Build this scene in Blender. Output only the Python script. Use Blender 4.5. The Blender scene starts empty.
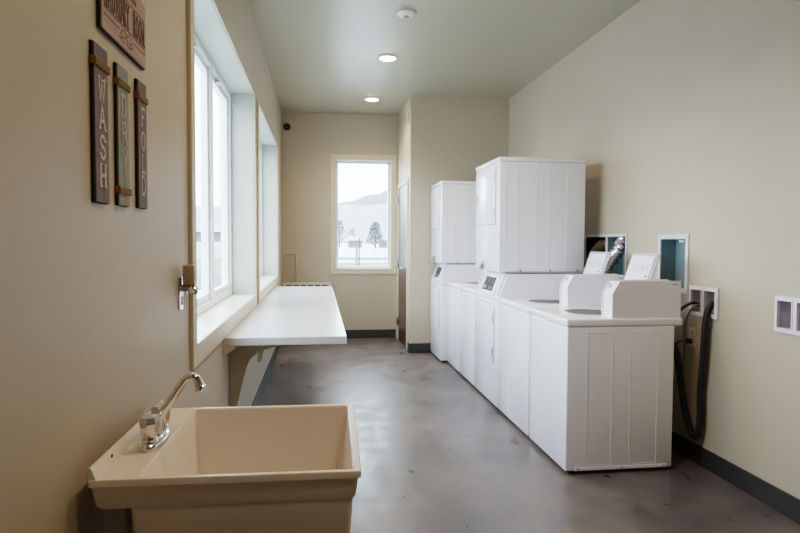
import bpy, bmesh, math, random
from mathutils import Vector, Matrix
random.seed(4)
sc = bpy.context.scene
COL = sc.collection
PI = math.pi

# ------------------------------------------------------------------ dimensions
XL, XR = -.507, 2.315
Y0, YB = -1.9, 8.49
YK, XK = 7.28, 1.095
ZC = 3.115
MX, MR = 1.4235, 2.09
CAM = (0, 0, 1.36)

# ------------------------------------------------------------------ materials
def mat(name, color, rough=.5, metal=0, var=.0, vscale=8, bump=0, bscale=60, spec=.5, color2=None, coat=0,
        emit=None, estr=0, stretch=None, rvar=0):
    m = bpy.data.materials.new(name); m.use_nodes = True
    nt = m.node_tree; N = nt.nodes; L = nt.links
    b = N['Principled BSDF']
    c = tuple(color) + (1,)
    b.inputs['Base Color'].default_value = c
    b.inputs['Roughness'].default_value = rough
    b.inputs['Metallic'].default_value = metal
    b.inputs['Specular IOR Level'].default_value = spec
    if coat: b.inputs['Coat Weight'].default_value = coat
    if emit:
        b.inputs['Emission Color'].default_value = tuple(emit) + (1,)
        b.inputs['Emission Strength'].default_value = estr
    tc = N.new('ShaderNodeTexCoord'); mp = N.new('ShaderNodeMapping')
    L.new(tc.outputs['Object'], mp.inputs['Vector'])
    if stretch: mp.inputs['Scale'].default_value = stretch
    n = N.new('ShaderNodeTexNoise'); n.inputs['Scale'].default_value = vscale; n.inputs['Detail'].default_value = 5
    L.new(mp.outputs['Vector'], n.inputs['Vector'])
    rmp = N.new('ShaderNodeValToRGB'); e = rmp.color_ramp.elements
    e[0].position = .3; e[1].position = .7
    c2 = tuple(color2) if color2 else tuple(min(1, v * (1 + var)) for v in color)
    c1 = tuple(color) if color2 else tuple(v * (1 - var) for v in color)
    e[0].color = c1 + (1,); e[1].color = c2 + (1,)
    L.new(n.outputs['Fac'], rmp.inputs['Fac']); L.new(rmp.outputs['Color'], b.inputs['Base Color'])
    if rvar:
        mr = N.new('ShaderNodeMapRange'); mr.inputs['From Min'].default_value = .3; mr.inputs['From Max'].default_value = .7
        mr.inputs['To Min'].default_value = rough - rvar; mr.inputs['To Max'].default_value = rough + rvar
        L.new(n.outputs['Fac'], mr.inputs['Value']); L.new(mr.outputs['Result'], b.inputs['Roughness'])
    if bump:
        n2 = N.new('ShaderNodeTexNoise'); n2.inputs['Scale'].default_value = bscale; n2.inputs['Detail'].default_value = 4
        L.new(mp.outputs['Vector'], n2.inputs['Vector'])
        bp = N.new('ShaderNodeBump'); bp.inputs['Strength'].default_value = bump; bp.inputs['Distance'].default_value = .002
        L.new(n2.outputs['Fac'], bp.inputs['Height']); L.new(bp.outputs['Normal'], b.inputs['Normal'])
    return m

M = {}
M['paint'] = mat('wall_paint', (.475, .408, .312), .5, var=.03, vscale=1.3, bump=.45, bscale=26)
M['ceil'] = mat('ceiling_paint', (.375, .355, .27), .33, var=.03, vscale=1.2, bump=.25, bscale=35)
M['reveal'] = mat('reveal_paint', (.46, .49, .44), .5, var=.02, bump=.15)
M['casing'] = mat('casing_paint', (.60, .54, .42), .5, var=.02, bump=.1)
M['sill'] = mat('sill_paint', (.72, .69, .60), .35, var=.02)
M['vinyl'] = mat('white_vinyl', (.86, .89, .93), .35, var=.01)
M['base'] = mat('rubber_base', (.035, .033, .034), .45, var=.1, vscale=4)
M['enamel'] = mat('white_enamel', (.83, .83, .90), .22, var=.008, vscale=2, coat=.3)
M['enamel2'] = mat('white_enamel_panel', (.83, .83, .90), .32, var=.008, vscale=2)
M['grey'] = mat('grey_plastic', (.35, .36, .38), .5, var=.05)
M['gasket'] = mat('grey_gasket', (.42, .46, .50), .6, var=.05)
M['dark'] = mat('dark_plastic', (.02, .02, .022), .45, var=.1)
M['tubsteel'] = mat('dark_tub_steel', (.10, .10, .11), .4, metal=.5, var=.1)
M['gap'] = mat('shadow_gap_grey', (.16, .16, .18), .6, var=.05)
M['steel'] = mat('dull_steel', (.35, .35, .36), .35, metal=1, var=.08, vscale=15)
M['chrome'] = mat('chrome', (.80, .80, .82), .09, metal=1, var=.02)
M['brass'] = mat('aged_metal', (.45, .43, .38), .35, metal=1, var=.15, vscale=60)
M['foil'] = mat('aluminium_foil', (.80, .80, .82), .20, metal=1, var=.05, vscale=40)
M['foil_shaded'] = mat('shaded_foil', (.50, .40, .30), .38, metal=1, var=.12, vscale=30)  # same foil as the bright duct, with shade mixed into a dim brown
M['galv'] = mat('galvanised_teal', (.17, .25, .28), .5, metal=.15, var=.12, vscale=6, stretch=(1, 1, .3))
M['galv_shaded'] = mat('galvanised_shaded', (.04, .04, .04), .5, metal=.3, var=.2, vscale=6)  # shade of the left vent recess put into the pan colour
M['flange'] = mat('white_flange', (.62, .63, .63), .45, var=.02)
M['box'] = mat('white_box_plastic', (.78, .74, .81), .4, var=.02)
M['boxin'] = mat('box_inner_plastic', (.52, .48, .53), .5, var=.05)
M['lam'] = mat('white_laminate', (.62, .63, .66), .22, var=.008, vscale=2)
M['lamedge'] = mat('laminate_edge', (.62, .61, .63), .35, var=.01)
M['tub'] = mat('beige_sink_plastic', (.82, .75, .71), .38, var=.025, vscale=3, bump=.06, bscale=90)
M['rubber'] = mat('black_rubber', (.010, .010, .011), .5, var=.1)
M['braid'] = mat('braided_hose', (.22, .20, .17), .45, metal=.3, var=.4, vscale=180)
M['browndoor'] = mat('brown_door_wood', (.035, .014, .011), .3, color2=(.065, .026, .018), vscale=6, stretch=(3, 3, .25))
M['cream'] = mat('cream_enamel', (.62, .58, .50), .4, var=.02)
M['cream2'] = mat('cream_pipe', (.58, .52, .38), .4, var=.02)
M['beigeplug'] = mat('beige_plastic', (.42, .33, .26), .45, var=.02)
M['wash'] = mat('purple_brown_wood', (.11, .088, .105), .75, color2=(.18, .145, .16), vscale=9, stretch=(4, 4, .5), bump=.3)
M['dry'] = mat('grey_green_wood', (.17, .185, .165), .75, color2=(.27, .29, .265), vscale=9, stretch=(4, 4, .5), bump=.3)
M['fold'] = mat('brown_wood', (.10, .080, .088), .75, color2=(.17, .135, .14), vscale=9, stretch=(4, 4, .5), bump=.3)
M['plaque'] = mat('pink_brown_wood', (.33, .23, .19), .75, color2=(.43, .31, .26), vscale=7, stretch=(4, .5, 4), bump=.2)
M['edge'] = mat('dark_wood_edge', (.018, .012, .012), .8, var=.2)
M['ink'] = mat('brown_ink', (.12, .075, .06), .85, var=.35, vscale=60)
M['letter'] = mat('pale_letter_paint', (.55, .47, .42), .8, var=.18, vscale=70)
M['letter2'] = mat('worn_letter_paint', (.40, .36, .33), .8, var=.25, vscale=60)
M['twine'] = mat('jute_twine', (.26, .15, .06), .9, var=.3, vscale=120, bump=.8, bscale=200)
M['red'] = mat('red_print', (.20, .07, .08), .8, spec=.1, var=.1)
M['green'] = mat('green_print', (.16, .20, .17), .8, spec=.1, var=.1)
M['panelgrey'] = mat('grey_print', (.07, .06, .07), .8, spec=.1, var=.1)
M['blueprint'] = mat('blue_print', (.28, .36, .60), .5, var=.1)
M['print'] = mat('faint_print', (.16, .17, .20), .6, var=.1)
M['lens'] = mat('lamp_lens', (.9, .85, .75), .4, emit=(1, .80, .55), estr=28)
M['white'] = mat('white_plastic', (.72, .71, .68), .4, var=.02)
M['black'] = mat('black_gloss', (.012, .012, .015), .2, var=.1)
# outdoors
M['snow'] = mat('snowy_ground', (.45, .46, .47), .9, var=.10, vscale=.15, bump=.3, bscale=2)
M['pave'] = mat('pale_paving', (.072, .072, .074), .9, var=.12, vscale=.4)
M['lawn'] = mat('pale_lawn', (.10, .12, .08), .95, var=.25, vscale=1.2)
M['hill'] = mat('hazy_hill', (.13, .137, .155), .95, var=.12, vscale=.02)
M['hill2'] = mat('pale_far_hill', (.25, .255, .26), .95, var=.05, vscale=.02)
M['housew'] = mat('house_wall', (.14, .14, .145), .9, var=.05)
M['houser'] = mat('house_snow_roof', (.45, .45, .46), .9, var=.03)
M['housed'] = mat('house_grey_wall', (.10, .11, .12), .9, var=.08)
M['tree'] = mat('hazy_twigs', (.14, .145, .145), .95, var=.2, vscale=2)
M['bark'] = mat('hazy_bark', (.05, .05, .055), .95, var=.2)
M['bluepost'] = mat('blue_post', (.12, .15, .19), .6, var=.05)

def glass_mat():
    m = bpy.data.materials.new('window_glass'); m.use_nodes = True
    nt = m.node_tree; N = nt.nodes; L = nt.links; N.clear()
    o = N.new('ShaderNodeOutputMaterial'); mx = N.new('ShaderNodeMixShader'); t = N.new('ShaderNodeBsdfTransparent')
    g = N.new('ShaderNodeBsdfGlossy'); f = N.new('ShaderNodeFresnel'); f.inputs['IOR'].default_value = 1.35
    t.inputs['Color'].default_value = (.93, .97, .97, 1); g.inputs['Roughness'].default_value = .02
    mn = N.new('ShaderNodeMath'); mn.operation = 'MINIMUM'; mn.inputs[1].default_value = .07; L.new(f.outputs[0], mn.inputs[0]); L.new(mn.outputs[0], mx.inputs[0]); L.new(t.outputs[0], mx.inputs[1]); L.new(g.outputs[0], mx.inputs[2]); L.new(mx.outputs[0], o.inputs[0])
    return m
M['glass'] = glass_mat()

def floor_mat():
    m = bpy.data.materials.new('polished_concrete'); m.use_nodes = True
    nt = m.node_tree; N = nt.nodes; L = nt.links; b = N['Principled BSDF']
    tc = N.new('ShaderNodeTexCoord')
    def noise(scale, detail, dist=0, sc_=(1, 1, 1), rough=.55):
        mp = N.new('ShaderNodeMapping'); mp.inputs['Scale'].default_value = sc_
        L.new(tc.outputs['Object'], mp.inputs['Vector'])
        n = N.new('ShaderNodeTexNoise'); n.inputs['Scale'].default_value = scale; n.inputs['Detail'].default_value = detail
        n.inputs['Distortion'].default_value = dist; n.inputs['Roughness'].default_value = rough
        L.new(mp.outputs[0], n.inputs['Vector']); return n
    n1 = noise(1.3, 7, .3); n2 = noise(4.2, 5, 0, (1.5, 1, 1), .5); n3 = noise(34, 3, 0, (1.0, 2.2, 1))
    r1 = N.new('ShaderNodeValToRGB'); e = r1.color_ramp.elements
    e[0].position = .3; e[0].color = (.068, .063, .066, 1); e[1].position = .7; e[1].color = (.18, .155, .152, 1)
    L.new(n1.outputs['Fac'], r1.inputs['Fac'])
    r2 = N.new('ShaderNodeValToRGB'); e = r2.color_ramp.elements
    e[0].position = .2; e[0].color = (.60, .59, .60, 1); e[1].position = .8; e[1].color = (1.42, 1.38, 1.36, 1)
    L.new(n2.outputs['Fac'], r2.inputs['Fac'])
    mx = N.new('ShaderNodeMix'); mx.data_type = 'RGBA'; mx.blend_type = 'MULTIPLY'; mx.inputs[0].default_value = 1
    L.new(r1.outputs[0], mx.inputs[6]); L.new(r2.outputs[0], mx.inputs[7]); L.new(mx.outputs[2], b.inputs['Base Color'])
    mr = N.new('ShaderNodeMapRange'); mr.inputs['From Min'].default_value = .1; mr.inputs['From Max'].default_value = .9
    mr.inputs['To Min'].default_value = .18; mr.inputs['To Max'].default_value = .52
    L.new(n2.outputs['Fac'], mr.inputs['Value']); L.new(mr.outputs[0], b.inputs['Roughness'])
    bp = N.new('ShaderNodeBump'); bp.inputs['Strength'].default_value = .4; bp.inputs['Distance'].default_value = .003
    m3 = N.new('ShaderNodeMath'); m3.operation = 'MULTIPLY'; m3.inputs[1].default_value = .22; L.new(n3.outputs['Fac'], m3.inputs[0])
    n4 = noise(3.2, 2, .2, (1.4, 1, 1), .4); ad = N.new('ShaderNodeMath'); ad.operation = 'ADD'; L.new(n4.outputs['Fac'], ad.inputs[0]); L.new(m3.outputs[0], ad.inputs[1])
    L.new(ad.outputs[0], bp.inputs['Height']); L.new(bp.outputs[0], b.inputs['Normal'])
    return m
M['floor'] = floor_mat()

# ------------------------------------------------------------------ object helpers
def tag(o, label=None, cat=None, group=None, kind=None):
    if label: o['label'] = label
    if cat: o['category'] = cat
    if group: o['group'] = group
    if kind: o['kind'] = kind
    return o

def thing(name, loc, label, cat, group=None, kind=None):
    o = bpy.data.objects.new(name, None); COL.objects.link(o); o.location = loc; o.empty_display_size = .1
    return tag(o, label, cat, group, kind)

def wloc(o):
    v = Vector((0, 0, 0))
    while o: v += o.location; o = o.parent
    return v

class MB:
    """collects shapes in world coordinates; build() links them as one mesh object"""
    def __init__(s): s.bm = bmesh.new()
    def box(s, x0, x1, y0, y1, z0, z1, bev=0, seg=2, T=None):
        b = bmesh.new(); bmesh.ops.create_cube(b, size=1)
        sx, sy, sz = abs(x1 - x0), abs(y1 - y0), abs(z1 - z0)
        bmesh.ops.scale(b, vec=(sx, sy, sz), verts=b.verts)
        if bev:
            bmesh.ops.bevel(b, geom=b.edges[:], offset=min(bev, .45 * min(sx, sy, sz)), segments=seg, affect='EDGES', profile=.5)
        bmesh.ops.translate(b, vec=((x0 + x1) / 2, (y0 + y1) / 2, (z0 + z1) / 2), verts=b.verts)
        s._add(b, T); return s
    def _add(s, b, T=None):
        if T is not None: bmesh.ops.transform(b, matrix=T, verts=b.verts)
        me = bpy.data.meshes.new('t'); b.to_mesh(me); b.free(); s.bm.from_mesh(me); bpy.data.meshes.remove(me)
    def prism(s, poly, axis, a, c, bev=0, T=None):
        """poly: 2-D points; axis 'y' -> (x,z), 'x' -> (y,z), 'z' -> (x,y)"""
        b = bmesh.new()
        def P(p, t): return {'y': (p[0], t, p[1]), 'x': (t, p[0], p[1]), 'z': (p[0], p[1], t)}[axis]
        A = [b.verts.new(P(p, a)) for p in poly]; C = [b.verts.new(P(p, c)) for p in poly]
        b.faces.new(A); b.faces.new(C[::-1]); n = len(poly)
        for i in range(n): b.faces.new((A[i], C[i], C[(i + 1) % n], A[(i + 1) % n]))
        bmesh.ops.recalc_face_normals(b, faces=b.faces)
        if bev: bmesh.ops.bevel(b, geom=b.edges[:], offset=bev, segments=2, affect='EDGES')
        s._add(b, T); return s
    def tube(s, pts, r, n=12, smooth_path=True, caps=True):
        pts = [Vector(p) for p in pts]
        rr = r if isinstance(r, (list, tuple)) else [r] * len(pts)
        if smooth_path and len(pts) > 2:
            q, qr = [], []
            for i in range(len(pts) - 1):
                p0 = pts[max(i - 1, 0)]; p1 = pts[i]; p2 = pts[i + 1]; p3 = pts[min(i + 2, len(pts) - 1)]
                for k in range(6):
                    t = k / 6
                    q.append(.5 * ((2 * p1) + (p2 - p0) * t + (2 * p0 - 5 * p1 + 4 * p2 - p3) * t * t + (3 * p1 - p0 - 3 * p2 + p3) * t ** 3))
                    qr.append(rr[i] * (1 - t) + rr[i + 1] * t)
            q.append(pts[-1]); qr.append(rr[-1]); pts, rr = q, qr
        b = bmesh.new(); rings = []; up = None
        for i, p in enumerate(pts):
            d = (pts[min(i + 1, len(pts) - 1)] - pts[max(i - 1, 0)]).normalized()
            if up is None:
                up = d.orthogonal().normalized()
            up = (up - d * up.dot(d)).normalized(); w = d.cross(up)
            rings.append([b.verts.new(p + (up * math.cos(2 * PI * k / n) + w * math.sin(2 * PI * k / n)) * rr[i]) for k in range(n)])
        for a, c in zip(rings, rings[1:]):
            for k in range(n): b.faces.new((a[k], a[(k + 1) % n], c[(k + 1) % n], c[k]))
        if caps: b.faces.new(rings[0][::-1]); b.faces.new(rings[-1])
        bmesh.ops.recalc_face_normals(b, faces=b.faces)
        s._add(b); return s
    def lathe(s, prof, c, n=32, axis='z', sx=1, sy=1):
        b = bmesh.new(); rings = []
        for r, h in prof:
            ring = []
            for k in range(n):
                a = 2 * PI * k / n; u, v = r * math.cos(a) * sx, r * math.sin(a) * sy
                q = {'z': (u, v, h), 'x': (h, u, v), 'y': (u, h, v)}[axis]
                ring.append(b.verts.new((c[0] + q[0], c[1] + q[1], c[2] + q[2])))
            rings.append(ring)
        for a, d in zip(rings, rings[1:]):
            for k in range(n): b.faces.new((a[k], a[(k + 1) % n], d[(k + 1) % n], d[k]))
        if prof[0][0] > 1e-5: b.faces.new(rings[0][::-1])
        if prof[-1][0] > 1e-5: b.faces.new(rings[-1])
        bmesh.ops.remove_doubles(b, verts=b.verts, dist=1e-6)
        bmesh.ops.recalc_face_normals(b, faces=b.faces)
        s._add(b); return s
    def quad(s, *p):
        s.bm.faces.new([s.bm.verts.new(q) for q in p]); return s
    def build(s, name, m, parent=None, smooth=False, label=None, T=None):
        me = bpy.data.meshes.new(name); off = wloc(parent) if parent else Vector((0, 0, 0))
        if T is not None: bmesh.ops.transform(s.bm, matrix=T, verts=s.bm.verts)
        bmesh.ops.translate(s.bm, vec=-off, verts=s.bm.verts)
        s.bm.to_mesh(me); s.bm.free(); me.materials.append(m)
        o = bpy.data.objects.new(name, me); COL.objects.link(o)
        if parent: o.parent = parent
        if smooth:
            for p in me.polygons: p.use_smooth = True
            try: me.set_sharp_from_angle(angle=math.radians(38))
            except Exception: pass
        if label: o['label'] = label
        return o

def recentre(o):
    """put a single-mesh thing's origin at the middle of its base"""
    vs = [v.co for v in o.data.vertices]
    c = Vector(((min(v.x for v in vs) + max(v.x for v in vs)) / 2, (min(v.y for v in vs) + max(v.y for v in vs)) / 2, min(v.z for v in vs)))
    o.data.transform(Matrix.Translation(-c)); o.location = o.location + c
    return o

def subtract(o, cutter_mb):
    c = cutter_mb.build('cutter', M['dark'])
    c.location = -wloc(o) if o.parent else c.location
    c.location = (0, 0, 0)
    md = o.modifiers.new('b', 'BOOLEAN'); md.object = c; md.operation = 'DIFFERENCE'; md.solver = 'EXACT'
    bpy.context.view_layer.update()
    dg = bpy.context.evaluated_depsgraph_get()
    me = bpy.data.meshes.new_from_object(o.evaluated_get(dg))
    o.modifiers.remove(md); o.data = me
    bpy.data.objects.remove(c)

def wall_holes(mb, axis, fa, ba, u0, u1, v0, v1, holes):
    """slab with rectangular holes; axis 'x': plane x=fa (front) and x=ba (back), u=y, v=z; axis 'y' likewise u=x; axis 'z': u=x, v=y"""
    U = sorted({u0, u1, *[h[0] for h in holes], *[h[1] for h in holes]}); V = sorted({v0, v1, *[h[2] for h in holes], *[h[3] for h in holes]})
    def P(t, u, v): return {'x': (t, u, v), 'y': (u, t, v), 'z': (u, v, t)}[axis]
    def solid(i, j):
        if i < 0 or j < 0 or i >= len(U) - 1 or j >= len(V) - 1: return False
        a, b = (U[i] + U[i + 1]) / 2, (V[j] + V[j + 1]) / 2
        return not any(h[0] < a < h[1] and h[2] < b < h[3] for h in holes)
    b = bmesh.new(); f = lambda *p: b.faces.new([b.verts.new(q) for q in p])
    for i in range(len(U) - 1):
        for j in range(len(V) - 1):
            if not solid(i, j): continue
            a, c, d, e = U[i], U[i + 1], V[j], V[j + 1]
            f(P(fa, a, d), P(fa, c, d), P(fa, c, e), P(fa, a, e)); f(P(ba, a, e), P(ba, c, e), P(ba, c, d), P(ba, a, d))
            if not solid(i - 1, j): f(P(fa, a, d), P(fa, a, e), P(ba, a, e), P(ba, a, d))
            if not solid(i + 1, j): f(P(fa, c, e), P(fa, c, d), P(ba, c, d), P(ba, c, e))
            if not solid(i, j - 1): f(P(fa, c, d), P(fa, a, d), P(ba, a, d), P(ba, c, d))
            if not solid(i, j + 1): f(P(fa, a, e), P(fa, c, e), P(ba, c, e), P(ba, a, e))
    bmesh.ops.remove_doubles(b, verts=b.verts, dist=1e-5); bmesh.ops.recalc_face_normals(b, faces=b.faces)
    mb._add(b); return mb

def struct(o, label, cat): return tag(o, label, cat, None, 'structure')

# ------------------------------------------------------------------ room shell
WIN1 = (2.55, 4.87, .93, 2.50); WIN2 = (5.22, 7.47, .93, 2.50)
WINB = (.235, 1.005, .978, 2.485)
VENT1 = (4.35, 5.04, 1.02, 1.405); VENT2 = (3.585, 3.870, 1.068, 1.385)
UB1 = (3.262, 3.512, .925, 1.082); UB2 = (2.55, 2.792, .925, 1.082)

struct(MB().box(XL - .25, XR + .15, Y0 - .15, YB + .2, -.12, 0).build('floor', M['floor']), 'grey polished mottled concrete floor', 'floor')
struct(MB().box(XL - .25, XR + .15, Y0 - .15, YB + .2, ZC, ZC + .15).build('ceiling', M['ceil']), 'greenish beige painted flat ceiling', 'ceiling')
struct(wall_holes(MB(), 'x', XL, XL - .25, Y0 - .15, YB + .2, 0, ZC, [WIN1, WIN2]).build('wall_left', M['paint']), 'beige painted left wall with two deep window openings', 'wall')
struct(wall_holes(MB(), 'x', XR, XR + .15, Y0 - .15, YB + .2, 0, ZC, [VENT1, VENT2, UB1, UB2]).build('wall_right', M['paint']), 'beige painted right wall behind the laundry machines', 'wall')
struct(wall_holes(MB(), 'y', YB, YB + .2, XL, XR, 0, ZC, [WINB]).build('wall_back', M['paint']), 'beige painted end wall with the narrow window', 'wall')
struct(MB().box(XL, XR, Y0 - .15, Y0, 0, ZC).build('wall_rear', M['paint']), 'beige painted wall behind the camera', 'wall')
DOOR = (7.475, 8.315, 0, 2.085)
struct(wall_holes(MB(), 'x', XK, XK + .12, YK, YB, 0, ZC, [DOOR]).build('wall_closet_side', M['paint']), 'beige side wall of the projecting closet holding the brown door', 'wall')
struct(MB().box(XK + .12, XR, YK, YK + .12, 0, ZC).build('wall_closet_front', M['paint']), 'beige front wall of the projecting closet behind the far dryer stack', 'wall')

def baseboard(name, x0, x1, y0, y1, label):
    struct(MB().box(x0, x1, y0, y1, 0, .118, .004).build(name, M['base']), label, 'baseboard')
T_ = .010
baseboard('baseboard_right', XR - T_, XR, Y0, YK, 'dark grey rubber baseboard along the right wall')
baseboard('baseboard_left', XL, XL + T_, Y0, YB, 'dark grey rubber baseboard along the left wall')
baseboard('baseboard_back', XL + T_, XK - .02, YB - T_, YB, 'dark grey rubber baseboard under the end wall window')
baseboard('baseboard_closet', XK, XR - T_, YK - T_, YK, 'dark grey rubber baseboard at the foot of the closet front wall')
baseboard('baseboard_closet_side', XK - T_, XK, YK - T_, 7.40, 'short dark grey rubber baseboard beside the brown door')

# ------------------------------------------------------------------ windows in the left wall
def side_window(name, W, mull, label):
    y0, y1, z0, z1 = W
    r = thing(name, (XL, (y0 + y1) / 2, z0), label, 'window', kind='structure')
    e = .004
    m = MB(); m.box(XL - .17, XL + .001, y0, y0 + e, z0, z1); m.box(XL - .17, XL + .001, y1 - e, y1, z0, z1)
    m.box(XL - .17, XL + .001, y0 + e, y1 - e, z1 - e, z1); m.build('reveal_lining', M['reveal'], r)
    MB().box(XL - .17, XL + .018, y0 + e, y1 - e, z0 - .004, z0 + .010, .003).build('sill', M['sill'], r)
    c = MB(); w = .075
    c.box(XL, XL + .016, y0 - w, y0, z0 - .085, z1 + .012, .003)
    c.box(XL, XL + .016, y1, y1 + w, z0 - .085, z1 + .012, .003)
    c.box(XL, XL + .016, y0, y1, z0 - .085, z0 - .006, .003)
    c.box(XL, XL + .012, y0, y1, z1, z1 + .012, .002)
    c.build('casing', M['casing'], r)
    X0, X1 = XL - .235, XL - .165
    f = MB()
    f.box(X0, X1, y0 + e, y0 + .045, z0 + .01, z1 - e, .004); f.box(X0, X1, y1 - .045, y1 - e, z0 + .01, z1 - e, .004)
    f.box(X0, X1, y0 + .045, y1 - .045, z0 + .01, z0 + .055, .004); f.box(X0, X1, y0 + .045, y1 - .045, z1 - .045, z1 - e, .004)
    for q in mull: f.box(X0, X1, q - .032, q + .032, z0 + .055, z1 - .045, .004)
    f.build('frame', M['vinyl'], r)
    ys = [y0 + .045] + [v for q in mull for v in (q - .032, q + .032)] + [y1 - .045]
    for a, b in zip(ys[::2], ys[1::2]):
        s = MB(); t = .04; za, zb = z0 + .055, z1 - .045; sx0, sx1 = X0 + .008, X1 - .018
        s.box(sx0, sx1, a, a + t, za, zb, .004); s.box(sx0, sx1, b - t, b, za, zb, .004)
        s.box(sx0, sx1, a + t, b - t, za, za + t, .004); s.box(sx0, sx1, a + t, b - t, zb - t, zb, .004)
        so = s.build('sash', M['vinyl'], r)
        MB().box(sx0 + .018, sx0 + .024, a + t, b - t, za + t, zb - t).build('glass_pane', M['glass'], so)
        k = MB(); yc = (a + b) / 2 - .15
        k.box(sx1, sx1 + .022, yc - .03, yc + .03, zb - .032, zb - .012, .004); k.build('latch', M['brass'], so, label='small metal sash latch')
    return r
side_window('window_1', WIN1, (3.28, 4.03), 'large white framed window nearest the utility sink')
side_window('window_2', WIN2, (5.96, 6.72), 'white framed window above the far half of the folding table')

# end wall window
def end_window():
    x0, x1, z0, z1 = WINB
    r = thing('window_3', ((x0 + x1) / 2, YB, z0), 'tall narrow window in the end wall looking out to the snowy hill', 'window', kind='structure')
    c = MB(); w = .078
    c.box(x0 - w, x0, YB - .016, YB, z0 - w, z1 + w, .003); c.box(x1, x1 + w, YB - .016, YB, z0 - w, z1 + w, .003)
    c.box(x0, x1, YB - .016, YB, z1, z1 + w, .003); c.box(x0, x1, YB - .020, YB, z0 - w, z0, .003)
    c.build('casing', M['casing'], r)
    e = .004; m = MB()
    m.box(x0, x0 + e, YB, YB + .12, z0, z1); m.box(x1 - e, x1, YB, YB + .12, z0, z1); m.box(x0, x1, YB, YB + .12, z1 - e, z1)
    m.build('reveal_lining', M['reveal'], r)
    MB().box(x0 + e, x1 - e, YB - .005, YB + .12, z0 - .002, z0 + .008, .002).build('sill', M['sill'], r)
    f = MB(); t = .035; Ya, Yb = YB + .10, YB + .16
    f.box(x0 + e, x0 + t, Ya, Yb, z0 + .008, z1 - e, .004); f.box(x1 - t, x1 - e, Ya, Yb, z0 + .008, z1 - e, .004)
    f.box(x0 + t, x1 - t, Ya, Yb, z0 + .008, z0 + t, .004); f.box(x0 + t, x1 - t, Ya, Yb, z1 - t, z1 - e, .004)
    f.build('frame', M['vinyl'], r)
    MB().box(x0 + t, x1 - t, Ya + .03, Ya + .036, z0 + t, z1 - t).build('glass_pane', M['glass'], r)
end_window()

# ------------------------------------------------------------------ brown door in the closet side wall
def door():
    y0, y1, z0, z1 = DOOR
    r = thing('door_1', (XK, (y0 + y1) / 2, 0), 'dark brown wooden door in the closet side wall with cream frame', 'door', kind='structure')
    f = MB(); w = .052
    f.box(XK - .016, XK + .12, y0 - w, y0, 0, z1 + w, .004); f.box(XK - .016, XK + .12, y1, y1 + w, 0, z1 + w, .004)
    f.box(XK - .016, XK + .12, y0, y1, z1, z1 + w, .004)
    f.build('door_frame', M['casing'], r)
    MB().box(XK - .006, XK + .036, y0 + .004, y1 - .004, .008, z1 - .004, .003).build('door_panel', M['browndoor'], r)
    for z in (1.93, 1.06, .26):
        h = MB(); h.tube([(XK - .022, y1 - .002, z - .055), (XK - .022, y1 - .002, z + .055)], .011, 10)
        h.box(XK - .014, XK - .004, y1 - .035, y1 + .02, z - .05, z + .05, .002); h.build('hinge', M['steel'], r, True)
    h = MB(); yy = y0 + .075
    h.lathe([(0, -.012), (.026, -.012), (.028, 0)], (XK - .006, yy, 1.02), 20, 'x')
    h.tube([(XK - .01, yy, 1.02), (XK - .055, yy, 1.02), (XK - .062, yy + .02, 1.02), (XK - .062, yy + .12, 1.018)], .009, 10)
    h.build('lever_handle', M['steel'], r, True)
door()

# ------------------------------------------------------------------ letters built from strokes (unit cell 0..1 x 0..1)
ARC = lambda cx, cy, rx, ry, a, b, n=10: [(cx + rx * math.cos(math.radians(a + (b - a) * i / n)), cy + ry * math.sin(math.radians(a + (b - a) * i / n))) for i in range(n + 1)]
GL = {
 'W': ([[(.05, 1), (.28, 0), (.5, .85), (.72, 0), (.95, 1)]], [(.05, 1), (.95, 1), (.5, .9)]),
 'A': ([[(.08, 0), (.5, 1), (.92, 0)], [(.25, .36), (.75, .36)]], [(.08, 0), (.92, 0)]),
 'S': ([[(.86, .78)] + ARC(.5, .76, .34, .24, 20, 270, 12) + ARC(.5, .25, .36, .25, 90, -160, 12)], [(.86, .80), (.13, .18)]),
 'H': ([[(.15, 0), (.15, 1)], [(.85, 0), (.85, 1)], [(.15, .5), (.85, .5)]], [(.15, 0), (.15, 1), (.85, 0), (.85, 1)]),
 'D': ([[(.18, 0), (.18, 1)], [(.05, 1), (.4, 1)] + ARC(.4, .5, .48, .5, 90, -90, 14) + [(.05, 0)]], []),
 'R': ([[(.18, 0), (.18, 1)], [(.05, 1), (.5, 1)] + ARC(.5, .75, .32, .25, 90, -90, 10) + [(.18, .5)], [(.45, .5), (.88, 0)]], [(.18, 0), (.88, 0)]),
 'Y': ([[(.08, 1), (.5, .48), (.92, 1)], [(.5, .48), (.5, 0)]], [(.08, 1), (.92, 1), (.5, 0)]),
 'F': ([[(.2, 0), (.2, 1)], [(.05, 1), (.85, 1), (.85, .82)], [(.2, .52), (.65, .52)]], [(.2, 0)]),
 'O': ([ARC(.5, .5, .42, .5, 0, 360, 20)], []),
 'L': ([[(.2, 1), (.2, 0)], [(.05, 0), (.85, 0), (.85, .2)]], [(.2, 1)]),
 'U': ([[(.15, 1), (.15, .35)] + ARC(.5, .33, .35, .33, 180, 360, 10) + [(.85, 1)]], [(.15, 1), (.85, 1)]),
 'N': ([[(.15, 0), (.15, 1), (.85, 0), (.85, 1)]], [(.15, 0), (.1, 1), (.85, 1)]),
 'M': ([[(.1, 0), (.1, 1), (.5, .2), (.9, 1), (.9, 0)]], [(.1, 0), (.1, 1), (.9, 1), (.9, 0)]),
}
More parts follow.
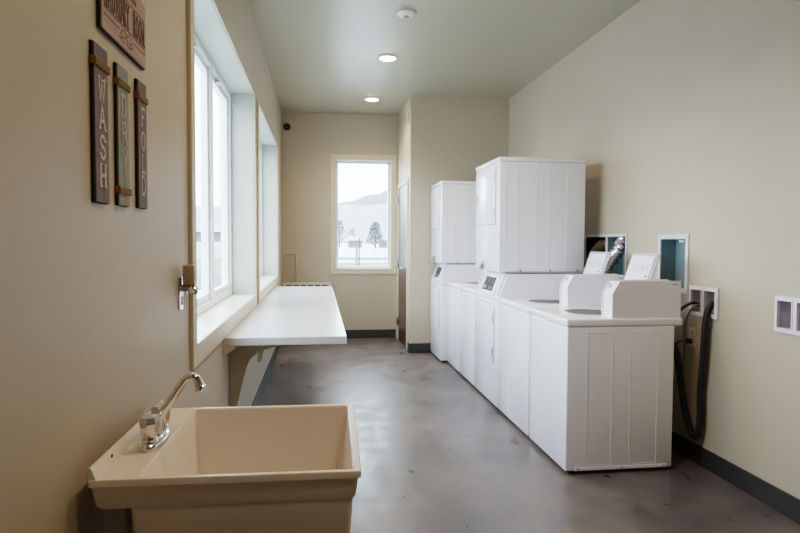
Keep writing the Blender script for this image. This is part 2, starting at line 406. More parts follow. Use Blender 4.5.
def stroke_quads(mb, pts, w, X, t):
    """one mitred flat ribbon with side walls, standing on the plane x = X"""
    P = [Vector(p) for p in pts]; n = len(P); closed = (P[0] - P[-1]).length < 1e-6
    Ls, Rs = [], []
    for i in range(n):
        a = P[i] - P[i - 1] if i > 0 else (P[-1] - P[-2] if closed else P[1] - P[0])
        c = P[i + 1] - P[i] if i < n - 1 else (P[1] - P[0] if closed else P[-1] - P[-2])
        a = a.normalized(); c = c.normalized(); na = Vector((-a.y, a.x)); nc = Vector((-c.y, c.x))
        m = na + nc; m = m.normalized() if m.length > 1e-6 else na
        k = min(1 / max(m.dot(na), .3), 2.2); off = m * w / 2 * k
        e = Vector((0, 0))
        if not closed and i == 0: e = -c * w * .25
        if not closed and i == n - 1: e = a * w * .25
        Ls.append(P[i] + off + e); Rs.append(P[i] - off + e)
    b = bmesh.new(); mk = lambda p, x: b.verts.new((x, p.x, p.y))
    l1 = [mk(p, X + t) for p in Ls]; r1 = [mk(p, X + t) for p in Rs]; l0 = [mk(p, X) for p in Ls]; r0 = [mk(p, X) for p in Rs]
    for i in range(n - 1):
        b.faces.new((l1[i], l1[i + 1], r1[i + 1], r1[i])); b.faces.new((l0[i], l0[i + 1], l1[i + 1], l1[i])); b.faces.new((r0[i], r1[i], r1[i + 1], r0[i + 1]))
    mb._add(b)
def letter(mb, ch, y, z, w, h, sw, X, t=.0012, serif=.32):
    st, se = GL[ch]
    for i, s in enumerate(st): stroke_quads(mb, [(y + p[0] * w, z + p[1] * h) for p in s], sw, X, t + i * .00025)
    for i, p in enumerate(se): stroke_quads(mb, [(y + (p[0] - serif / 2) * w, z + p[1] * h), (y + (p[0] + serif / 2) * w, z + p[1] * h)], sw * .55, X, t + .0009 + i * .0001)

# vertical word boards
def word_board(name, word, y0, y1, z0, z1, m, lm, label, bands, tops, lh):
    r = thing(name, (XL, (y0 + y1) / 2, z0), label, 'wall sign', 'vertical laundry word boards')
    x0, x1 = XL, XL + .010
    MB().box(x0, x1 - .0035, y0, y1, z0, z1, .001).build('backing_board', M['edge'], r)
    MB().box(x1 - .0035, x1 + .0005, y0 + .0015, y1 - .0015, z0 + .0015, z1 - .0015, .0008).build('painted_face', m, r)
    w = (y1 - y0) * .47
    for ch, z in zip(word, tops):
        b = MB(); letter(b, ch, (y0 + y1) / 2 - w / 2, z - lh, w, lh, .0085, x1 + .0004)
        b.build('letter', lm, r, label='pale painted letter ' + ch)
    for z in bands:
        b = MB()
        for k in range(4):
            zz = z + (k - 1.5) * .0042; X = x1 + .003
            b.tube([(x0, y0 - .002, zz), (X, y0 - .002, zz), (X, y1 + .002, zz - .001), (x0, y1 + .002, zz - .001)], .0026, 6, smooth_path=False)
        b.build('twine_wrap', M['twine'], r, True)
word_board('word_board', 'WASH', 1.450, 1.540, 1.445, 1.806, M['wash'], M['letter'],
           'purple brown board lettered WASH, nearest of the three hung boards', [1.762], [1.732, 1.667, 1.600, 1.535], .051)
word_board('word_board', 'DRY', 1.610, 1.697, 1.447, 1.803, M['dry'], M['letter2'],
           'grey green board lettered DRY between the WASH and FOLD boards', [1.757, 1.487], [1.729, 1.660, 1.588], .052)
word_board('word_board', 'FOLD', 1.782, 1.866, 1.450, 1.808, M['fold'], M['letter2'],
           'dark brown board lettered FOLD, closest to the big window', [1.762], [1.733, 1.667, 1.602, 1.540], .050)

def plaque():
    y0, y1, z0, z1 = 1.498, 1.860, 1.850, 2.033
    r = thing('laundry_plaque', (XL, (y0 + y1) / 2, z0), 'wide pinkish brown laundry room plaque hung above the three word boards', 'wall sign')
    x0, x1 = XL, XL + .012
    MB().box(x0, x1 - .004, y0, y1, z0, z1, .001).build('backing_board', M['edge'], r)
    MB().box(x1 - .004, x1, y0 + .002, y1 - .002, z0 + .002, z1 - .002, .001).build('painted_face', M['plaque'], r)
    b = MB(); X = x1 - .0002
    n = 12; a0, a1 = y0 + .014, y1 - .014; cw = (a1 - a0) / n
    for i, ch in enumerate('LAUNDRY ROOM'):
        if ch == ' ': continue
        b = MB(); letter(b, ch, a0 + i * cw + cw * .1, z0 + .062, cw * .78, .060, .0068, X); b.build('letter', M['ink'], r)
    b = MB()
    b.box(X, X + .001, a0, a1, z0 + .130, z0 + .1325); b.box(X, X + .001, a0, a1, z0 + .054, z0 + .0565)
    b.box(X, X + .001, a0, y0 + .125, z0 + .038, z0 + .040); b.box(X, X + .001, y1 - .125, a1, z0 + .038, z0 + .040)
    yc = (y0 + y1) / 2
    for s in (-1, 1):
        stroke_quads(b, [(yc + s * q[0], z0 + q[1]) for q in ARC(.022, .036, .018, .010, 0, 330, 14)], .0022, X, .001)
        stroke_quads(b, [(yc + s * q[0], z0 + q[1]) for q in ARC(.046, .026, .012, .007, 40, 320, 12)], .002, X, .001)
        stroke_quads(b, [(yc + s * .004, z0 + .02), (yc + s * .03, z0 + .014), (yc + s * .05, z0 + .022)], .002, X, .001)
    b.build('scroll_ornament', M['ink'], r)
    b = MB()
    for i in range(9): b.box(X, X + .001, y0 + .09 + i * .021, y0 + .103 + i * .021, z0 + .145, z0 + .158)
    b.build('worn_top_line', M['ink'], r)
plaque()

# ------------------------------------------------------------------ plug-in freshener on its plate
r = thing('wall_plate', (XL, 2.32, 1.10), 'bright metal wall plate beside the big window casing', 'wall plate')
MB().box(XL, XL + .007, 2.285, 2.365, 1.105, 1.225, .003).build('plate', M['chrome'], r, True)
MB().box(XL + .007, XL + .010, 2.31, 2.34, 1.12, 1.155, .002).build('socket_face', M['white'], r, True)
r = thing('air_freshener', (XL + .03, 2.32, 1.16), 'small beige plug-in freshener with shiny glass bulb on the wall plate', 'air freshener')
MB().box(XL + .012, XL + .054, 2.300, 2.345, 1.195, 1.270, .005).build('body', M['beigeplug'], r, True)
MB().tube([(XL + .008, 2.315, 1.185), (XL + .035, 2.315, 1.185)], .012, 12).build('plug', M['steel'], r, True)
b = MB(); b.lathe([(0, -.030), (.016, -.028), (.021, -.018), (.021, -.006), (.013, .004), (.009, .012), (0, .012)], (XL + .045, 2.318, 1.190), 20)
b.build('glass_bulb', M['chrome'], r, True)

# ------------------------------------------------------------------ utility sink
def loop_shell(loops, close_last=True):
    b = bmesh.new(); R = [[b.verts.new(p) for p in l] for l in loops]; n = len(loops[0])
    for a, c in zip(R, R[1:]):
        for k in range(n): b.faces.new((a[k], a[(k + 1) % n], c[(k + 1) % n], c[k]))
    if close_last: b.faces.new(R[-1])
    return b
def rrect(x0, x1, y0, y1, z, r=.02, n=4):
    p = []
    for cx, cy, a in ((x1 - r, y1 - r, 0), (x0 + r, y1 - r, 90), (x0 + r, y0 + r, 180), (x1 - r, y0 + r, 270)):
        for i in range(n + 1):
            t = math.radians(a + 90 * i / n); p.append((cx + r * math.cos(t), cy + r * math.sin(t), z))
    return p
def sink():
    r = thing('utility_sink', (-.2, 1.58, 0), 'deep beige plastic utility sink against the left wall', 'sink')
    X0, X1, Ya, Yb = -.473, .098, 1.308, 1.862
    L_ = []
    L_.append(rrect(-.30, .02, Ya + .07, Yb - .07, .50, .04))
    L_.append(rrect(-.372, X1 - .032, Ya + .022, Yb - .022, .56, .02))
    L_.append(rrect(-.392, X1 - .018, Ya + .012, Yb - .012, .795, .012))
    L_.append(rrect(X0 + .022, X1 - .018, Ya + .010, Yb - .012, .795, .008))
    L_.append(rrect(X0 + .012, X1 - .012, Ya + .008, Yb - .010, .802, .010))
    L_.append(rrect(X0 + .006, X1 - .006, Ya + .006, Yb - .006, .842, .010))
    L_.append(rrect(X0, X1, Ya, Yb, .845, .010))
    L_.append(rrect(X0, X1, Ya, Yb, .857, .010))
    L_.append(rrect(X0 + .002, X1 - .002, Ya + .002, Yb - .002, .860, .010))
    L_.append(rrect(-.374, X1 - .014, Ya + .014, Yb - .014, .860, .010))
    L_.append(rrect(-.371, X1 - .018, Ya + .018, Yb - .018, .856, .010))
    L_.append(rrect(-.350, X1 - .044, Ya + .036, Yb - .036, .60, .012))
    L_.append(rrect(-.335, X1 - .060, Ya + .050, Yb - .050, .535, .030))
    bm = loop_shell(L_); bm.faces.new([v for v in bm.verts][:20][::-1])
    bmesh.ops.recalc_face_normals(bm, faces=bm.faces)
    m = MB(); m._add(bm); m.build('basin', M['tub'], r, True)
    m = MB(); m.prism([(-.4715, .855), (-.4715, .884), (-.466, .886), (-.456, .862), (-.454, .855)], 'y', Ya + .004, Yb - .004, .001)
    bs = m.build('backsplash_ridge', M['tub'], r, True)
    MB().lathe([(0, 0), (.0045, 0), (.0045, .002), (0, .002)], (-.4605, 1.42, .873), 12, 'x').build('screw_hole', M['dark'], bs, True)
    for x, y in ((-.430, Ya + .06), (.015, Ya + .10), (-.430, Yb - .06), (.015, Yb - .10)):
        MB().prism([(x - .018, .0), (x + .018, .0), (x + .024, .80 if x < -.3 else .58), (x - .024, .80 if x < -.3 else .58)], 'y', y - .02, y + .02, .003).build('leg', M['grey'], r)
    MB().lathe([(0, 0), (.038, 0), (.040, .004), (.030, .005), (.026, .001), (0, .001)], (-.14, 1.587, .5345), 24).build('drain', M['chrome'], r, True)
    MB().tube([(-.14, 1.587, .51), (-.14, 1.587, .38), (-.18, 1.587, .33), (-.30, 1.587, .33), (-.50, 1.587, .36)], .02, 12).build('drain_pipe', M['white'], r, True)
    r.rotation_euler.z = -math.radians(1.3)
    return r
sink()

def faucet():
    cx, cy, z = -.405, 1.565, .860
    r = thing('faucet', (cx, cy, z), 'chrome two handle faucet with swivel spout on the sink deck', 'faucet')
    b = MB(); b.lathe([(0, 0), (1, 0), (1.02, .006), (.93, .013), (.6, .020), (0, .021)], (cx, cy, z), 36, 'z', .030, .088)
    b.build('base_plate', M['chrome'], r, True)
    for s in (-1, 1):
        y = cy + s * .052; b = MB()
        b.lathe([(.017, .016), (.019, .022), (.016, .028)], (cx, y, z), 20)
        # faceted flared knob
        pr = []
        for rr, h in ((.015, .026), (.021, .032), (.0245, .062), (.0225, .076), (.012, .080)):
            pr.append((rr, h))
        b.lathe(pr, (cx, y, z), 8)
        b.build('handle', M['chrome'], r, True)
    b = MB(); b.lathe([(.016, .018), (.017, .04), (.014, .052), (0, .054)], (cx + .002, cy, z), 20)
    b.tube([(cx, cy, z + .035), (cx + .012, cy, z + .062), (cx + .042, cy, z + .106), (cx + .068, cy, z + .146), (cx + .080, cy, z + .156),
            (cx + .094, cy, z + .157), (cx + .104, cy, z + .147), (cx + .109, cy, z + .132)], [.0115, .011, .0105, .010, .010, .010, .0105, .0115], 14)
    b.build('spout', M['chrome'], r, True)
    MB().lathe([(.0125, 0), (.0135, .004), (.0135, .016), (.011, .018)], (cx + .1095, cy, z + .120), 16).build('aerator', M['chrome'], r, True)
faucet()

# ------------------------------------------------------------------ folding table along the windows
def table():
    x0, x1, y0, y1, z1 = -.5065, .150, 3.30, 7.00, .843
    r = thing('folding_table', ((x0 + x1) / 2, (y0 + y1) / 2, 0), 'long white laminate folding counter fixed under the side windows', 'table')
    MB().box(x0, x1, y0, y1, z1 - .044, z1, .003).build('table_top', M['lam'], r)
    MB().box(x0, x1, y0 - .0012, y0 + .001, z1 - .041, z1 - .003).build('edge_band', M['lamedge'], r, label='greyish laminate end edge')
    MB().prism([(XL + .001, .799), (XL + .001, .742), (XL + .012, .745), (XL + .060, .785), (XL + .064, .799)], 'y', y0, y1 - .02, .001).build('wall_cleat', M['casing'], r)
    for y in (3.53, 5.15, 6.75):
        P = [(XL + .001, .799)]
        P += [(-.10, .799), (-.10, .785)]
        # concave brace
        P += [(-.20, .763), (-.29, .742), (-.345, .722), (-.385, .690), (-.405, .650), (-.420, .600), (-.440, .52), (-.458, .44), (-.474, .36), (XL + .001, .34)]
        MB().prism(P, 'y', y, y + .038, .001).build('bracket', M['casing'], r)
table()

# ------------------------------------------------------------------ things on the far wall
def heater():
    x0, x1, y0, y1 = -.49, .167, 8.36, YB - .012
    r = thing('wall_heater', ((x0 + x1) / 2, (y0 + y1) / 2, .12), 'cream wall heater cabinet below the end of the folding table', 'heater')
    c = MB(); c.box(x0, x1, y0, y1, .13, .792, .006); c.build('cabinet', M['cream'], r)
    g = MB()
    for i in range(6):
        a = x0 + .05 + i * .096; g.box(a, a + .078, y0 - .002, y0 + .001, .742, .760)
    g.build('grille_slots', M['dark'], r)
    MB().box(x0 + .01, x1 - .01, y0 + .02, y1, .792, .797).build('top_vent', M['grey'], r)
heater()
recentre(tag(MB().tube([(XL + .03, YB - .02, 1.19), (-.32, YB - .02, 1.19), (-.303, YB - .02, 1.175), (-.303, YB - .02, .80)], .011, 10, smooth_path=False)
    .box(XL + .001, XL + .03, YB - .035, YB - .005, 1.175, 1.205, .003).build('wall_pipe', M['cream2'], None, True), 'thin cream pipe bending down to the wall heater', 'pipe'))
r = thing('wall_outlet', (XL, 7.82, 1.13), 'small cream outlet plate on the left wall near the far corner', 'outlet')
MB().box(XL, XL + .010, 7.76, 7.88, 1.135, 1.255, .003).build('cover_plate', M['cream'], r, True)
MB().box(XL + .010, XL + .013, 7.80, 7.84, 1.155, 1.235, .001).build('socket_face', M['beigeplug'], r, True)

r = thing('security_camera', (-.43, YB, 2.91), 'small black camera high in the far left corner', 'camera')
MB().lathe([(.042, .002), (.050, -.02), (.042, -.042), (.0, -.048)], (-.43, YB, 2.91), 24, 'y').build('housing', M['black'], r, True)
MB().lathe([(.016, -.040), (.018, -.052), (0, -.056)], (-.425, YB, 2.905), 20, 'y').build('lens', M['dark'], r, True)

r = thing('wall_chime', (XK, 7.42, 2.80), 'small beige box mounted high on the wall above the brown door', 'sensor')
MB().box(XK - .016, XK, 7.44, 7.49, 2.81, 2.94, .004).build('housing', M['casing'], r, True)
MB().box(XK - .019, XK - .016, 7.45, 7.48, 2.86, 2.88, .001).build('sensor_window', M['dark'], r)

# ------------------------------------------------------------------ ceiling fittings
def ceiling_light(x, y, label, energy=75):
    r = thing('ceiling_light', (x, y, ZC), label, 'ceiling light', 'round ceiling lights')
    MB().lathe([(.098, 0), (.100, -.006), (.092, -.014), (.078, -.016), (.078, 0)], (x, y, ZC), 36).build('trim_ring', M['white'], r, True)
    MB().lathe([(.078, -.008), (.072, -.018), (.052, -.025), (.025, -.028), (0, -.029)], (x, y, ZC), 32).build('lens', M['lens'], r, True)
    ld = bpy.data.lights.new('lamp', 'SPOT'); ld.energy = 85; ld.spot_size = math.radians(150); ld.spot_blend = .9; ld.shadow_soft_size = .12
    ld.color = (1, .72, .44)
    lo = bpy.data.objects.new('lamp', ld); COL.objects.link(lo); lo.parent = r; lo.location = (0, 0, -.05)
    ld.energy = energy
    return r
ceiling_light(.652, 5.83, 'round lit ceiling light nearer the smoke detector')
ceiling_light(.650, 7.53, 'round lit ceiling light nearer the end wall window')
for y, en in ((4.0, 75), (2.3, 65), (.6, 34)): ceiling_light(.652, y, 'round lit ceiling light above the front of the room', en)
r = thing('smoke_detector', (.663, 4.68, ZC - .03), 'white round smoke detector on the ceiling', 'smoke detector')
MB().lathe([(.070, 0), (.072, -.012), (.060, -.026), (.040, -.032), (0, -.034)], (.663, 4.68, ZC), 36).build('housing', M['white'], r, True)
MB().lathe([(.022, -.030), (.020, -.046), (.010, -.050), (0, -.051)], (.663, 4.68, ZC), 24).build('sensor_cap', M['grey'], r, True)

# ------------------------------------------------------------------ washers
def emboss(mb, x0, x1, z0, z1, y, w=.004, d=.0022, s=-1):
    """raised rectangular outline on a side panel lying in the plane y"""
    a, b = (y + s * d, y) if s < 0 else (y, y + s * d)
    mb.box(x0, x0 + w, a, b, z0, z1, .0015); mb.box(x1 - w, x1, a, b, z0, z1, .0015)
    mb.box(x0 + w, x1 - w, a, b, z0, z0 + w, .0015); mb.box(x0 + w, x1 - w, a, b, z1 - w, z1, .0015)

def washer(y0, y1, label):
    r = thing('washing_machine', ((MX + MR) / 2, (y0 + y1) / 2, 0), label, 'washing machine', 'white top loading washers')
    g = .009; a, b_ = y0 + g, y1 - g; yc = (a + b_) / 2 + .04; cx = 1.735; w_ = y1 - y0
    body = MB().box(MX, MR, a, b_, .022, .868, .008, 3).build('cabinet', M['enamel'], None)
    deck = MB().box(MX - .006, 2.140, a - .004, b_ + .004, .868, .915, .012, 3).build('top_deck', M['enamel'], None)
    cut = lambda d=0: MB().lathe([(.17, .60), (.17, 1.0)], (cx, yc, 0), 40, 'z', 1, 1.05)
    subtract(body, cut()); subtract(deck, cut())
    for o in (body, deck):
        o.data.transform(Matrix.Translation(-wloc(r))); o.parent = r
        for p in o.data.polygons: p.use_smooth = True
        o.data.set_sharp_from_angle(angle=math.radians(35))
        if not o.data.materials: o.data.materials.append(M['enamel'])
    MB().lathe([(.1695, .912), (.163, .911), (.158, .86), (.158, .62), (.02, .61), (0, .61)], (cx, yc, 0), 40, 'z', 1, 1.05).build('wash_tub', M['tubsteel'], r, True)
    MB().lathe([(.045, .612), (.03, .75), (.02, .82), (0, .83)], (cx, yc, 0), 20).build('agitator', M['dark'], r, True)
    # side panel embossing, both sides, drawn as parts of the side panel
    for yy, sg in ((a, -1), (b_, 1)):
        for xa, xb in ((1.545, 1.704), (1.812, 1.987)):
            s = MB(); emboss(s, xa, xb, .052, .836, yy, s=sg); s.build('embossed_panel', M['enamel2'], r)
    k = MB(); k.box(1.478, 2.056, a - .004, a, .024, .043, .0015); ko = k.build('kick_rail', M['enamel2'], r)
    for x in (1.50, 1.77, 2.035):
        MB().lathe([(.0045, 0), (.0045, -.003), (0, -.004)], (x, a - .004, .0335), 10, 'y').build('screw', M['steel'], ko, True)
    for x in (MX + .05, MR - .05):
        for y in (a + .05, b_ - .05):
            MB().lathe([(.022, 0), (.022, .008), (.010, .010), (.010, .024)], (x, y, 0), 14).build('foot', M['dark'], r, True)
    # coin box at the near side of the deck
    c0, c1 = a + .010, a + .150; zt = 1.134
    outer = [(1.700, .912), (1.700, 1.058), (1.745, zt), (2.130, zt), (2.130, .912)]
    inner = [(1.712, .912), (1.712, 1.052), (1.752, zt - .006), (2.126, zt - .006), (2.126, .912)]
    co = MB().prism(inner, 'y', c0 + .004, c1 - .004).build('coin_box', M['enamel'], r)
    for q in (c0, c1 - .006): MB().prism(outer, 'y', q, q + .006, .001).build('side_cheek', M['enamel2'], co)
    t = MB(); d = Vector((1.752 - 1.712, 0, zt - .006 - 1.052)); L_ = d.length
    ang = math.atan2(d.x, d.z); T = Matrix.Translation((1.732 - .002, (c0 + c1) / 2, (1.052 + zt - .006) / 2)) @ Matrix.Rotation(ang, 4, 'Y')
    t.box(-.0015, .0015, .022, .045, .000, .028, 0, T=T).build('instruction_sticker', M['blueprint'], co)
    MB().box(2.075, 2.112, c0 - .0008, c0, 1.110, 1.1145).build('maker_strip', M['print'], co)
    # raised lid leaning back beside the coin box
    ly0, ly1 = a + .210, b_ - .070 - max(0, w_ - .61) * 1.0
    p0, p1 = Vector((1.972, 0, .925)), Vector((2.102, 0, 1.292)); d = p1 - p0; ang = math.atan2(d.x, d.z)
    T = Matrix.Translation(((p0.x + p1.x) / 2, (ly0 + ly1) / 2, (p0.z + p1.z) / 2)) @ Matrix.Rotation(ang, 4, 'Y')
    hw, hh = (ly1 - ly0) / 2, d.length / 2
    lid = MB().box(0, .018, -hw, hw, -hh, hh, .010, 3, T=T).build('lid', M['enamel'], r, True)
    gk = MB()
    for q in ((-hw + .006, -hw + .018, -hh + .006, hh - .006), (hw - .018, hw - .006, -hh + .006, hh - .006), (-hw + .018, hw - .018, hh - .018, hh - .006), (-hw + .018, hw - .018, -hh + .006, -hh + .018)):
        gk.box(-.004, 0, q[0], q[1], q[2], q[3], .0015, T=T)
    gk.build('lid_gasket', M['gasket'], lid)
    MB().box(-.007, 0, -hw + .020, hw - .020, -hh + .020, hh - .020, .004, T=T).build('lid_liner', M['enamel'], lid)
    pr = MB()
    for i in range(4):
        u = hw * .55 - i * hw * .36; z = hh - .085
        pr.box(-.0078, -.007, u - .016, u + .004, z, z + .003, T=T); pr.box(-.0078, -.007, u - .016, u - .0135, z - .018, z, T=T)
        pr.box(-.0078, -.007, u - .012, u + .006, z - .020, z - .017, T=T); pr.box(-.0078, -.007, u + .001, u + .003, z - .016, z - .006, T=T)
    pr.box(-.0078, -.007, -hw * .75, hw * .55, hh - .115, hh - .1135, T=T); pr.box(-.0078, -.007, -hw * .7, hw * .5, hh - .122, hh - .1208, T=T)
    pr.build('lid_print', M['print'], lid)
    MB().lathe([(.006, 0), (.006, -.006), (0, -.007)], (0, 0, 0), 10, 'x').build('lid_catch', M['dark'], lid, True, T=T @ Matrix.Translation((-.007, -hw + .045, hh * .20)))
    return r
washer(3.322, 3.958, 'nearest white top loading washer, its whole side panel in view')
washer(3.966, 4.682, 'white top loading washer between the nearest washer and near dryer stack')
washer(5.440, 6.035, 'white top loading washer just beyond the near dryer stack')
washer(6.043, 6.630, 'farther white top loading washer in front of the far dryer stack')

# ------------------------------------------------------------------ stacked dryers
def dryer_stack(X, y0, y1, label):
    dx = X - MX
    r = thing('stacked_dryer', ((X + MR) / 2, (y0 + y1) / 2, 0), label, 'dryer', 'white stacked dryers')
    a, b_ = y0 + .006, y1 - .006; w = b_ - a
    R_ = 2.10 + dx
    MB().box(X, R_, a, b_, .022, .868, .008, 3).build('lower_cabinet', M['enamel'], r, True)
    ct = MB().prism([(X, .868), (X, .905), (X + .078, 1.104), (R_, 1.104), (R_, .868)], 'y', a, b_, .004).build('control_housing', M['enamel'], r, True)
    # sloped fascia
    p0, p1 = Vector((X, 0, .905)), Vector((X + .078, 0, 1.104)); d = p1 - p0; ang = math.atan2(d.x, d.z)
    T = Matrix.Translation(((p0.x + p1.x) / 2, (a + b_) / 2, (p0.z + p1.z) / 2)) @ Matrix.Rotation(ang, 4, 'Y'); hh = d.length / 2
    fs = MB().box(-.010, 0, -w * .30, w * .30, -hh + .012, hh - .006, .004, T=T).build('fascia', M['enamel'], ct, True)
    pn = MB().box(-.0125, -.010, -w * .20, w * .20, -hh * .62, hh * .52, .001, T=T).build('control_panel', M['panelgrey'], ct, label='dark grey printed control panel')
    for sgn in (-1, 1):
        MB().box(-.005, 0, sgn * w * .42 - .035, sgn * w * .42 + .035, -hh + .02, hh - .01, .002, T=T).build('fascia_side_trim', M['gasket'], ct)
        MB().box(-.012, -.005, sgn * w * .42 - .012, sgn * w * .42 + .012, -.008, .008, .003, T=T).build('fascia_latch', M['grey'], ct)
    def pad(m, u0, u1, v0, v1, n='button'):
        MB().box(-.0145, -.0125, u0 * w, u1 * w, v0 * hh, v1 * hh, .0008, T=T).build(n, m, ct)
    pad(M['red'], .10, .165, .22, .42); pad(M['red'], -.17, -.06, .22, .44); pad(M['dark'], -.17, -.11, -.02, .16)
    pad(M['green'], .06, .155, -.50, -.22); pad(M['enamel'], .08, .125, -.42, -.32, 'display'); pad(M['green'], -.15, -.05, -.50, -.26); pad(M['dark'], -.01, .04, .12, .42)
    # lower door
    def dr(z0, z1):
        o = MB().box(X - .012, X, a + w * .135, b_ - w * .055, z0, z1, .005, 3).build('door', M['enamel'], r, True)
        s = MB(); e = .003
        A, B = a + w * .135, b_ - w * .055
        s.box(X - .002, X + .0005, A - e, A, z0 - e, z1 + e); s.box(X - .002, X + .0005, B, B + e, z0 - e, z1 + e)
        s.box(X - .002, X + .0005, A, B, z0 - e, z0); s.box(X - .002, X + .0005, A, B, z1, z1 + e)
        s.build('door_gap', M['gap'], o)
        for z in (z1 - .10, z0 + .09):
            MB().box(X - .016, X - .004, A + .004, A + .026, z - .038, z + .038, .003).build('hinge', M['steel'], o)
        zc = (z0 + z1) / 2
        MB().box(X - .018, X - .010, B - .060, B - .028, zc - .06, zc + .045, .004).build('handle', M['gasket'], o, True)
        return o
    dr(.365, .832); dr(1.503, 1.972)
    MB().box(X - .003, X + .001, a + .002, b_ - .002, .297, .301).build('panel_seam', M['grey'], r)
    ls = MB(); ls.box(X + .02, R_ - .02, a - .0015, a, .872, .876); ls.build('side_seam', M['gasket'], r)
    # upper unit
    U0, U1 = 1.114, 2.000; Rr = 2.14 + dx
    up = MB().box(X, Rr, a, b_, U0, U1, .008, 3).build('upper_cabinet', M['enamel'], r, True)
    MB().box(X - .006, Rr + .004, a - .004, b_ + .004, U1 + .002, U1 + .036, .008, 3).build('top_cap', M['enamel'], r, True)
    MB().box(X + .004, Rr - .002, a + .002, b_ - .002, U1 - .001, U1 + .003).build('cap_shadow_gap', M['grey'], r)
    MB().box(X - .003, X + .001, a + .002, b_ - .002, 1.407, 1.411).build('panel_seam', M['grey'], r)
    s = MB()
    for x in (1.475, 1.575, 1.73, 1.83, 1.985): s.box(x + dx - .0025, x + dx + .0025, a - .003, a, U0 + .035, U1 - .02, .0012)
    s.build('side_ribs', M['enamel2'], r)
    s = MB(); s.tube([(1.905 + dx + .047 * math.cos(t * PI / 12), a, 1.235 + .047 * math.sin(t * PI / 12)) for t in range(25)], .0022, 6, False)
    s.build('knockout_ring', M['enamel2'], r, True)
    s = MB().box(X + .05, Rr - .01, a - .006, a, U0, U0 + .012, .002); so = s.build('base_rail', M['gasket'], r)
    for x in (1.60, 1.85, 2.08): MB().box(x + dx - .006, x + dx + .006, a - .010, a, U0 + .006, U0 + .026, .002).build('clip', M['steel'], so)
    yk = b_ - w * .32
    lk = MB().box(X - .010, X + .001, yk - .07, yk + .06, 1.122, 1.196, .003).build('coin_slot', M['brass'], r, True)
    MB().box(X - .013, X - .010, yk - .045, yk - .015, 1.135, 1.17, .001).build('slot_plate', M['dark'], lk)
    MB().box(X - .013, X - .010, yk + .005, yk + .04, 1.150, 1.185, .001).build('slot_button', M['chrome'], lk)
    for x in (X + .05, R_ - .05):
        for y in (a + .05, b_ - .05):
            MB().lathe([(.022, 0), (.022, .008), (.010, .010), (.010, .024)], (x, y, 0), 14).build('foot', M['dark'], r, True)
    return r
dryer_stack(MX, 4.690, 5.432, 'near tall white dryer stack standing between washers')
dryer_stack(1.352, 6.640, 7.262, 'far tall white dryer stack against the closet wall')

# ------------------------------------------------------------------ boxes set into the right wall
def open_pan(y0, y1, z0, z1, depth, m, name, parent, t=.003):
    b = MB(); x = XR
    b.box(x + depth - t, x + depth, y0, y1, z0, z1); b.box(x - .001, x + depth - t, y0, y0 + t, z0, z1); b.box(x - .001, x + depth - t, y1 - t, y1, z0, z1)
    b.box(x - .001, x + depth - t, y0 + t, y1 - t, z0, z0 + t); b.box(x - .001, x + depth - t, y0 + t, y1 - t, z1 - t, z1)
    return b.build(name, m, parent)
def flange(W, out, divs, m, parent, name='flange', d=.008):
    y0, y1, z0, z1 = W
    b = wall_holes(MB(), 'x', XR - d, XR, y0 - out, y1 + out, z0 - out, z1 + out, divs)
    return b.build(name, m, parent)

r = thing('vent_box', (XR, 4.69, 1.0), 'double recessed dryer vent box beside the near dryer stack', 'vent box')
ya, yb_, za, zb = VENT1; ym = 4.655
open_pan(ya, ym - .012, za, zb, .135, M['galv'], 'recess_pan', r)
open_pan(ym + .012, yb_, za, zb, .135, M['galv_shaded'], 'recess_pan', r)
flange(VENT1, .022, [(ya, ym - .012, za, zb), (ym + .012, yb_, za, zb)], M['flange'], r)
for y, z in ((ya - .008, zb + .010), (ya - .008, za - .01), (ym, zb + .010)):
    MB().lathe([(.005, 0), (.005, -.003), (0, -.004)], (XR - .008, y, z), 10, 'x').build('screw', M['steel'], r, True)

r = thing('vent_box', (XR, 3.725, 1.05), 'empty bluish metal recessed vent box above the washer water box', 'vent box')
ya, yb_, za, zb = VENT2
open_pan(ya, yb_, za, zb, .105, M['galv'], 'recess_pan', r)
flange(VENT2, .030, [VENT2], M['flange'], r)
MB().box(XR + .012, XR + .030, ya + .045, ya + .105, zb - .022, zb - .008, .002).build('top_clip', M['flange'], r)
for y, z in ((ya - .013, zb + .013), (yb_ + .013, zb + .013), (ya - .013, za - .013), (ya + .12, zb + .013)):
    MB().lathe([(.005, 0), (.005, -.003), (0, -.004)], (XR - .008, y, z), 10, 'x').build('screw', M['steel'], r, True)

def duct(name, pts, rad, m, label, collar):
    r = thing(name, (pts[-1][0], pts[-1][1], pts[-1][2]), label, 'duct')
    P = [Vector(p) for p in pts]; q = []
    for i in range(len(P) - 1):
        p0 = P[max(i - 1, 0)]; p1 = P[i]; p2 = P[i + 1]; p3 = P[min(i + 2, len(P) - 1)]
        n = max(2, int((p2 - p1).length / .0065))
        for k in range(n):
            t = k / n; q.append(.5 * ((2 * p1) + (p2 - p0) * t + (2 * p0 - 5 * p1 + 4 * p2 - p3) * t * t + (3 * p1 - p0 - 3 * p2 + p3) * t ** 3))
    rr = [rad * (1 + (.13 if k % 4 in (0, 1) else -.13)) for k in range(len(q))]
    MB().tube(q, rr, 24, False).build('flexible_hose', m, r, True)
    c = P[0]; d = (P[0] - P[1]).normalized()
    MB().tube([c - d * .02, c + d * .05], rad * 1.12, 24, False).build('collar', m, r, True)
    MB().tube([c - d * .002, c + d * .008], rad * 1.18, 24, False).build('clamp', M['steel'], r, True)
